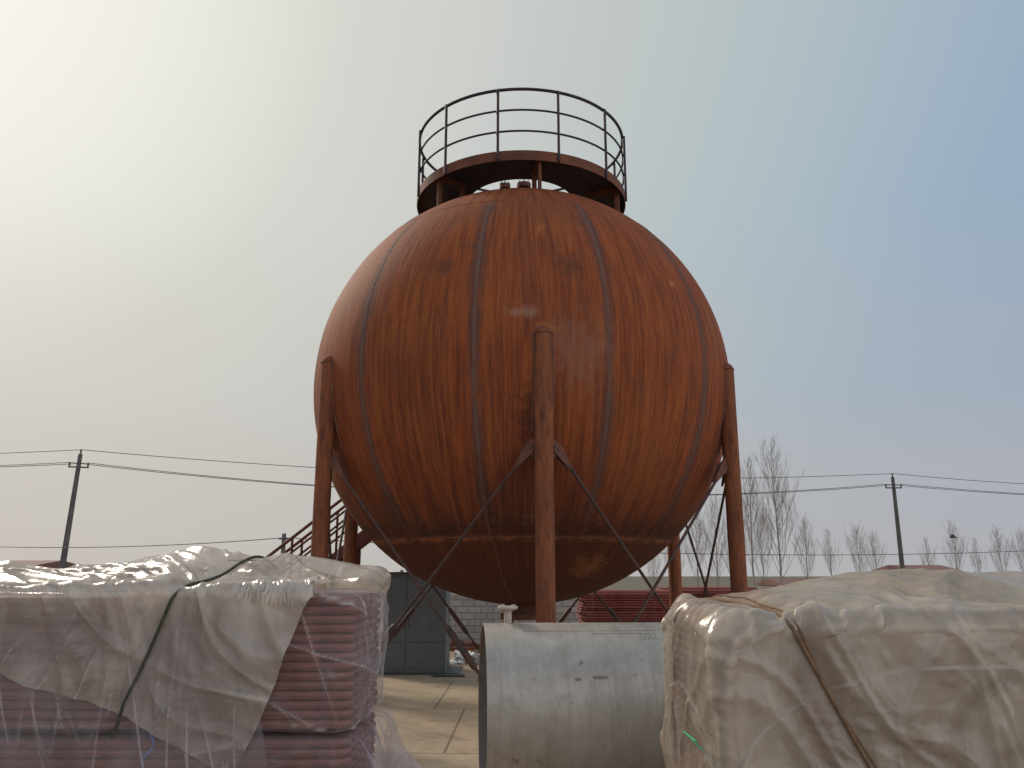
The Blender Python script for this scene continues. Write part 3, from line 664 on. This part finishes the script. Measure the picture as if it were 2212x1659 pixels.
pts = smooth([hitt(bvR, 1.49-(y-4.55)*.06, y, 2.0)+Vector((0,0,.008)) for y in np.linspace(6.0, 4.6, 24)]+[hitf(bvR, strapx(z)+.02+.018*sin(z*7), z, 4.5)+Vector((0,-.012,0)) for z in np.linspace(1.96, .4, 50)])
tag(MB().tube(pts, .006, 6).build('cord', strap_m, None, True), 'thin brown cord twisted beside the tie strap on the right sheet', 'cord')
pts = [hitt(bvL, -1.76+(y-4.5)*.2, y, 2.12)+Vector((0,0,.012)) for y in np.linspace(5.5, 4.50, 22)]
pts += [hitf(bvL, -1.78-(2.12-z)*.35, z, 4.46)+Vector((0,-.018,0)) for z in np.linspace(2.10, 1.70, 18)]
pts = smooth(pts)
e = pts[-1]; pts += [e+Vector((-.02,-.02,-.06)), e+Vector((-.05,-.03,-.14)), e+Vector((-.07,-.03,-.24)), e+Vector((-.10,-.03,-.30))]
tag(MB().tube(pts, .009, 6).build('rope', rope_d, None, True), 'dark rope tied over the grey cover of the left pile', 'rope')
p = [hitf(bvR, .97+.02*i, 1.34-.02*i, 4.6)+Vector((0,-.01,0)) for i in range(9)]
tag(MB().tube(smooth(p, 3), .006, 6).build('green_cord', green_m, None, True), 'bright green cord at the lower left corner of the right sheet', 'cord')
blue_m = simple('rope_blue', (.04,.10,.28), (.08,.18,.4), 20, .6)
tag(MB().tube([Vector((-1.80-.02*sin(i*.9)-.004*i, 4.448-.004*cos(i*1.7), 1.62-.022*i)) for i in range(18)], .006, 6).build('blue_cord', blue_m, None, True), 'short blue cord hanging at the front of the left pile', 'cord')

# ------------------------------------------------------------------ yard behind
cab_m = simple('cabinet_grey', (.10,.115,.125), (.125,.14,.145), 3, .5, 0, .08); cab_d = simple('cabinet_dark', (.045,.05,.055), (.06,.065,.065), 3, .6)
a0 = at(787,1455,19.3); a1 = at(961,1455,19.3); cw = a1.x-a0.x
cb = thing('steel_cabinet', 'tall dark grey steel cabinet standing behind the tank on the left', 'cabinet', ((a0.x+a1.x)/2,19.3,0))
MB().box((0,.7,1.12), (cw,1.4,2.16)).build('body', cab_m, cb)
MB().box((0,.7,2.225), (cw+.06,1.46,.05)).build('roof', cab_d, cb)
MB().box((.06,.7,.02), (cw+.5,1.6,.04)).build('plinth', cab_d, cb)
for s_ in (-1, 1):
    d_ = MB().box((s_*cw/4,-.012,1.13), (cw/2-.012,.02,1.98)).build('door', cab_m, cb)
    MB().box((s_*cw/4,-.027,.70), (cw/2-.1,.008,.008)).build('panel_line', cab_d, d_)
    MB().tube([(s_*.06,-.05,1.0),(s_*.06,-.05,1.2)], .010, 6).build('handle', cab_d, d_)
q = at(975,1452,19.0); tag(MB().box((0,0,.02), (.7,.22,.04), .05).build('dark_plank', cab_d, None, loc=(q.x-.05,18.9,0)), 'dark plank lying on the ground in front of the grey cabinet', 'plank')
mpale = simple('pipe_ends', (.20,.16,.13), (.32,.26,.20), 6, .8)
for i in range(15):
    p_ = at(742+i*9, 1236, 23); hgt = p_.z+.02+random.uniform(-.05,.05)
    o = MB().tube([(0,0,0),(0,0,hgt)], .05, 8).build('fence_stake', mpale, None, True, (p_.x, 23, 0)); tag(o, 'pale stake behind the grey cabinet, %s from the left' % (['leftmost','2nd','3rd']+['%dth' % j for j in range(4,16)])[i], 'stake', 'stakes behind the cabinet')
m, nt, b = newmat('block_wall'); t = N(nt, 'ShaderNodeTexCoord'); s3 = N(nt, 'ShaderNodeSeparateXYZ'); nt.links.new(t.outputs['Object'], s3.inputs[0])
cbx = N(nt, 'ShaderNodeCombineXYZ'); nt.links.new(s3.outputs[0], cbx.inputs[0]); nt.links.new(s3.outputs[2], cbx.inputs[1])
br = N(nt, 'ShaderNodeTexBrick'); nt.links.new(cbx.outputs[0], br.inputs['Vector']); br.inputs['Scale'].default_value = 1
br.inputs['Brick Width'].default_value = .40; br.inputs['Row Height'].default_value = .2; br.inputs['Mortar Size'].default_value = .016
br.inputs['Color1'].default_value = (.27,.26,.25,1); br.inputs['Color2'].default_value = (.38,.36,.34,1); br.inputs['Mortar'].default_value = (.14,.13,.12,1)
nt.links.new(mixc(nt, math_(nt, 'MULTIPLY', noise_(nt, t.outputs['Object'], 3, 6, .7), .5), br.outputs['Color'], (.24,.21,.18)), b.inputs['Base Color']); b.inputs['Roughness'].default_value = .9
bw = thing('block_wall', 'low grey concrete block wall seen under the tank', 'wall', (3,27,0))
MB().box((0,0,.78), (15,.2,1.56)).build('blockwork', m, bw)
for i in range(4): MB().box((-6+i*4,-.13,.80), (.3,.06,1.6)).build('pier', m, bw)
def heap(name, lab, cat, loc, s, mat, seed):
    bm = bmesh.new(); bmesh.ops.create_icosphere(bm, subdivisions=5, radius=1)
    for v_ in bm.verts:
        n_ = noise.fractal(v_.co*1.6+Vector((seed,0,0)), .8, 2.1, 5)+.5*abs(noise.noise(v_.co*5+Vector((0,seed,0))))
        v_.co = Vector((v_.co.x*s[0], v_.co.y*s[1], max(v_.co.z, -.1)*s[2]))*(1+.45*n_); v_.co.z = max(v_.co.z, -.02)
    me = bpy.data.meshes.new(name); bm.to_mesh(me); bm.free(); me.materials.append(mat)
    o = bpy.data.objects.new(name, me); C.objects.link(o); o.location = loc; tag(o, lab, cat); return o
wp = simple('white_plastic', (.55,.55,.57), (.38,.38,.41), 5, .4)
q = at(1012,1425,22); heap('plastic_heap', 'crumpled white plastic heap on the ground right of the cabinet', 'plastic', (q.x,21.8,0), (.40,.4,.26), wp, 2.)
q = at(978,1402,25); heap('dirt_heap', 'small brown dirt heap at the foot of the block wall', 'dirt', (q.x,25.5,0), (.8,.4,.22), rust_dark, 5.)
for i, (x, y, l, a) in enumerate(((1000,1386,1.9,.1),(985,1398,1.2,-.2),(1035,1393,.9,.4))):
    q = at(x, y, 26-i*.7); o = MB().box((0,0,.05), (l,.1,.1), a).build('timber_offcut', [tm, rust_pipe, tm][i], None, loc=(q.x, 25.9-i*.9, 0)); tag(o, ['long timber offcut along the block wall','rusty bar lying before the block wall','short timber offcut lying askew near the white plastic heap'][i], 'offcut')
red2 = simple('tube_bright_red', (.15,.035,.032), (.24,.058,.045), 3, .6, 0, .1, c3=(.26,.12,.10))
pm3 = panel_mesh(2.1, 1.6, 17, .022, red2)
qa = at(1262,1276,19.6); stack(pm3, qa.x, 19.6, 1.80, .058, 31, 'red stack behind the tank', 'red tube panels stacked behind the tank', .05)
qb = at(1452,1274,20.2); stack(pm3, qb.x, 20.6, 1.86, .058, 31, 'red stack behind the right tank legs', 'red tube panels stacked behind the right legs', .05)
o = MB().box((0,0,.015), (2.0,.5,.03)).build('timber_bearer', tm, None, loc=(qa.x+1,20.2,0)); tag(o, 'timber bearer under the left red stack behind the tank', 'timber')
o = MB().box((0,0,.04), (2.0,.5,.08)).build('timber_bearer', tm, None, loc=(qb.x+1,21.2,0)); tag(o, 'timber bearer under the right red stack behind the tank', 'timber')

wall_m = simple('far_wall', (.20,.18,.165), (.25,.225,.205), .6, .9); roof_r = simple('far_red_roof', (.13,.07,.062), (.17,.095,.085), 1, .8); roof_d = simple('far_dark_roof', (.06,.055,.06), (.09,.08,.08), 1, .8)
def shed(x0, x1, ytop, Y, depth, rm, lab, rise=.35):
    p0 = at(x0, ytop, Y); p1 = at(x1, ytop, Y); z = p0.z; wd = p1.x-p0.x
    s_ = thing('low_shed', lab, 'shed', ((p0.x+p1.x)/2, Y+depth/2, 0))
    MB().box((0,0,(z-rise)/2), (wd*.96, depth*.9, z-rise)).build('wall', wall_m, s_)
    MB().prism([(-depth/2,z-rise-.08),(-depth/2,z-rise+.04),(0,z),(depth/2,z-rise+.04),(depth/2,z-rise-.08)], (0,0,0), (0,1,0), (0,0,1), wd).build('roof', rm, s_)
    for i in range(3): MB().box((-wd*.3+i*wd*.3,-depth*.45-.01,(z-rise)*.55), (wd*.1,.04,(z-rise)*.35)).build('window', roof_d, s_)
shed(153,362,1217,30,4,roof_d,'low dark-roofed shed just showing over the left pile',.2)
shed(-60,70,1208,60,8,roof_r,'distant shed with dull red roof at the left edge',.5)
shed(1690,1800,1250,72,8,roof_r,'distant red-roofed shed beneath the small bare trees right of the tank',.5)
shed(1955,2075,1219,85,8,roof_r,'distant red-roofed shed right of the right utility pole',.6)
o = MB(); q = at(552,1206,12)
for i in range(4): o.box((0+.05*i,.1*i,q.z-.03-i*.035), (.62-.05*i,.5,.02), .1*i)
o.box((0,.2,(q.z-.15)/2), (.5,.4,q.z-.15)); tag(o.build('sheet_stack', rust_dark, None, loc=(q.x,12,0)), 'stack of rusty plates showing over the left pile beside the stair', 'plates')

conc = simple('pole_concrete', (.075,.07,.068), (.12,.115,.11), 2, .85); cer = simple('insulator', (.07,.06,.06), (.10,.09,.09), 5, .4)
wire_m = simple('wire', (.03,.03,.03), (.05,.05,.05), 5, .6)
def upole(tx, ty, Y, lab, arm=1.3, lean=0):
    p = at(tx, ty, Y); u = thing('utility_pole', lab, 'utility pole', (p.x-p.z*tan(lean), Y, 0)); u.rotation_euler.y = lean
    MB().tube([(0,0,-.3),(0,0,p.z)], [.21,.13], 12).build('pole', conc, u, True)
    z2 = p.z-.85
    MB().box((0,0,z2), (arm,.09,.09)).build('crossarm', conc, u)
    for x in (-arm/2+.05, arm/2-.05): MB().tube([(x,0,z2+.04),(x,0,z2+.30)], [.05,.07], 8).build('insulator', cer, u)
    MB().tube([(0,0,p.z),(0,0,p.z+.3)], [.05,.07], 8).build('insulator', cer, u)
    M = Matrix.Translation(u.location) @ Matrix.Rotation(lean, 4, 'Y')
    return [M @ Vector((0,0,p.z+.28)), M @ Vector((-arm/2+.05,0,z2+.29)), M @ Vector((arm/2-.05,0,z2+.29))]
A = upole(174,980,52,'concrete utility pole at the far left behind the covered pile', lean=R(2.2))
B = upole(1928,1030,64,'concrete utility pole at the right among the bare trees')
def wire(a, b_, sag, lab, r=.022, n=40):
    pts = [a.lerp(b_, i/n)-Vector((0,0,4*sag*(i/n)*(1-i/n))) for i in range(n+1)]
    tag(MB().tube(pts, r, 5).build('power_line', wire_m), lab, 'wire', 'overhead power lines')
nm = ['top','lower front','lower rear']
for i in range(3):
    wire(A[i], B[i], 1.0 if i == 0 else 1.5, '%s wire strung between the two utility poles behind the tank' % nm[i])
    wire(A[i], A[i]+Vector((-40,-3,-.2)), .6, '%s wire running off left from the left utility pole' % nm[i])
    wire(B[i], B[i]+Vector((45,4,-.2)), .9, '%s wire running off right from the right utility pole' % nm[i])
sp_ = at(614,1152,40); u = thing('short_pole', 'short thin pole behind the stair carrying a low cable', 'pole', (sp_.x,40,0))
MB().tube([(0,0,0),(0,0,sp_.z)], [.13,.10], 8).build('pole', conc, u, True); MB().box((0,0,sp_.z-.25), (.5,.08,.08)).build('crossarm', conc, u)
e0 = at(-80,1178,44); wire(Vector((sp_.x,40,sp_.z-.2)), e0, .25, 'low cable from the short pole to the left edge', .02)
e2 = at(2290,1186,62); wire(Vector((sp_.x,40,sp_.z-.2)), e2, .6, 'low cable crossing behind the tank to the right edge', .02)

bark = simple('bark_hazed', (.22,.195,.175), (.30,.27,.24), 2, .9); twig = simple('twigs_hazed', (.24,.21,.19), (.30,.265,.24), 1, .9)  # distance haze is put into these colours, lighter than the wood itself
def bare_tree(h, seed, spread=.24, start=.18):
    rnd = random.Random(seed); tk = MB(); cr_ = MB()
    path = []; x = y = 0
    for i in range(9):
        path.append(Vector((x, y, h*i/8))); x += rnd.uniform(-.006,.006)*h; y += rnd.uniform(-.006,.006)*h
    tk.tube(path, [max(.009*h*(1-i/8.3), .015) for i in range(9)], 7)
    def tpt(t):
        f = t*8; i = min(int(f), 7); return path[i].lerp(path[i+1], f-i)
    def branch(p, d, l, r, lev):
        pts = [p]; q = p.copy(); dd = d.copy()
        for i in range(4):
            dd = (dd+Vector((rnd.uniform(-.12,.12), rnd.uniform(-.12,.12), .15))).normalized(); q = q+dd*l/4; pts.append(q.copy())
        cr_.tube(pts, [r*(1-i/4.6) for i in range(5)], 4 if lev == 0 else 3, False)
        if lev < 2:
            for k in range(8 if lev == 0 else 4):
                f = rnd.uniform(.15, .98)*4; i = min(int(f), 3); pp = pts[i].lerp(pts[i+1], f-i)
                a = rnd.uniform(0, 2*pi); dv = (dd*1.3+Vector((cos(a), sin(a), .4))*.5).normalized()
                branch(pp, dv, l*rnd.uniform(.3,.5), r*.6, lev+1)
    nb = 40
    for k in range(nb):
        t = start+(1-start)*(k+rnd.random()*.7)/nb; a = k*2.4+rnd.uniform(-.4,.4)
        l = h*spread*(1.25-t)*rnd.uniform(.7,1.25); up_ = rnd.uniform(1.2,2.2)
        branch(tpt(min(t,.99)), Vector((cos(a), sin(a), up_)).normalized(), l*1.3, max(.0018*h, .014)*(1.15-t*.5), 0)
    return tk.mesh('trunk', bark, True), cr_.mesh('crown', twig)
protos = [bare_tree(10, 11+i, sp2, s0) for i, (sp2, s0) in enumerate(((.33,.15),(.34,.12),(.27,.22),(.40,.1)))]
trees = [(1665,955,60,0,'tallest pale bare poplar right beside the right tank leg'),
 (1612,985,66,2,'slim bare poplar just touching the right edge of the right tank leg'),
 (1540,1075,70,1,'bare poplar seen between the tank and the right leg, nearer the leg'),
 (1500,1090,74,0,'bare poplar between the tank and the right leg, in the middle of the gap'),
 (1455,1140,72,1,'bare poplar close against the lower right curve of the tank'),
 (1410,1180,78,3,'small bare tree low behind the lower right curve of the tank'),
 (1575,1120,80,2,'thin bare tree partly hidden by the right tank leg'),
 (1640,1110,86,3,'short bushy bare tree at the foot of the tallest poplar'),
 (1735,1118,84,1,'bushy bare tree just right of the tallest poplar'),
 (1788,1140,88,2,'narrow bare tree, second right of the tallest poplar'),
 (1850,1138,90,3,'broad bare tree left of the right utility pole'),
 (1885,1150,96,1,'bare tree directly left of the right utility pole'),
 (1998,1158,92,2,'thin bare tree right of the right utility pole'),
 (2055,1128,90,0,'bare tree holding a dark bird nest at the far right'),
 (2105,1160,96,2,'small bare tree between the nest tree and the right edge'),
 (2152,1140,92,1,'bare tree second from the right edge'),
 (2205,1148,90,3,'bare tree cut by the right edge of the picture')]
for i, (x, y, Y, k, lab) in enumerate(trees):
    p = at(x, y, Y); t_ = thing('bare_tree', lab, 'tree', (p.x, Y, 0), 'bare trees behind the yard', rz=i*1.3)
    for me, nm_ in zip(protos[k], ('trunk','crown')):
        o = bpy.data.objects.new(nm_, me); C.objects.link(o); o.parent = t_
    t_.scale = (p.z/10*.94,)*3
q = at(2058,1161,90); heap('bird_nest', 'dark round bird nest high in a bare tree at the far right', 'nest', q, (.28,.28,.3), rust_dark, 8.)
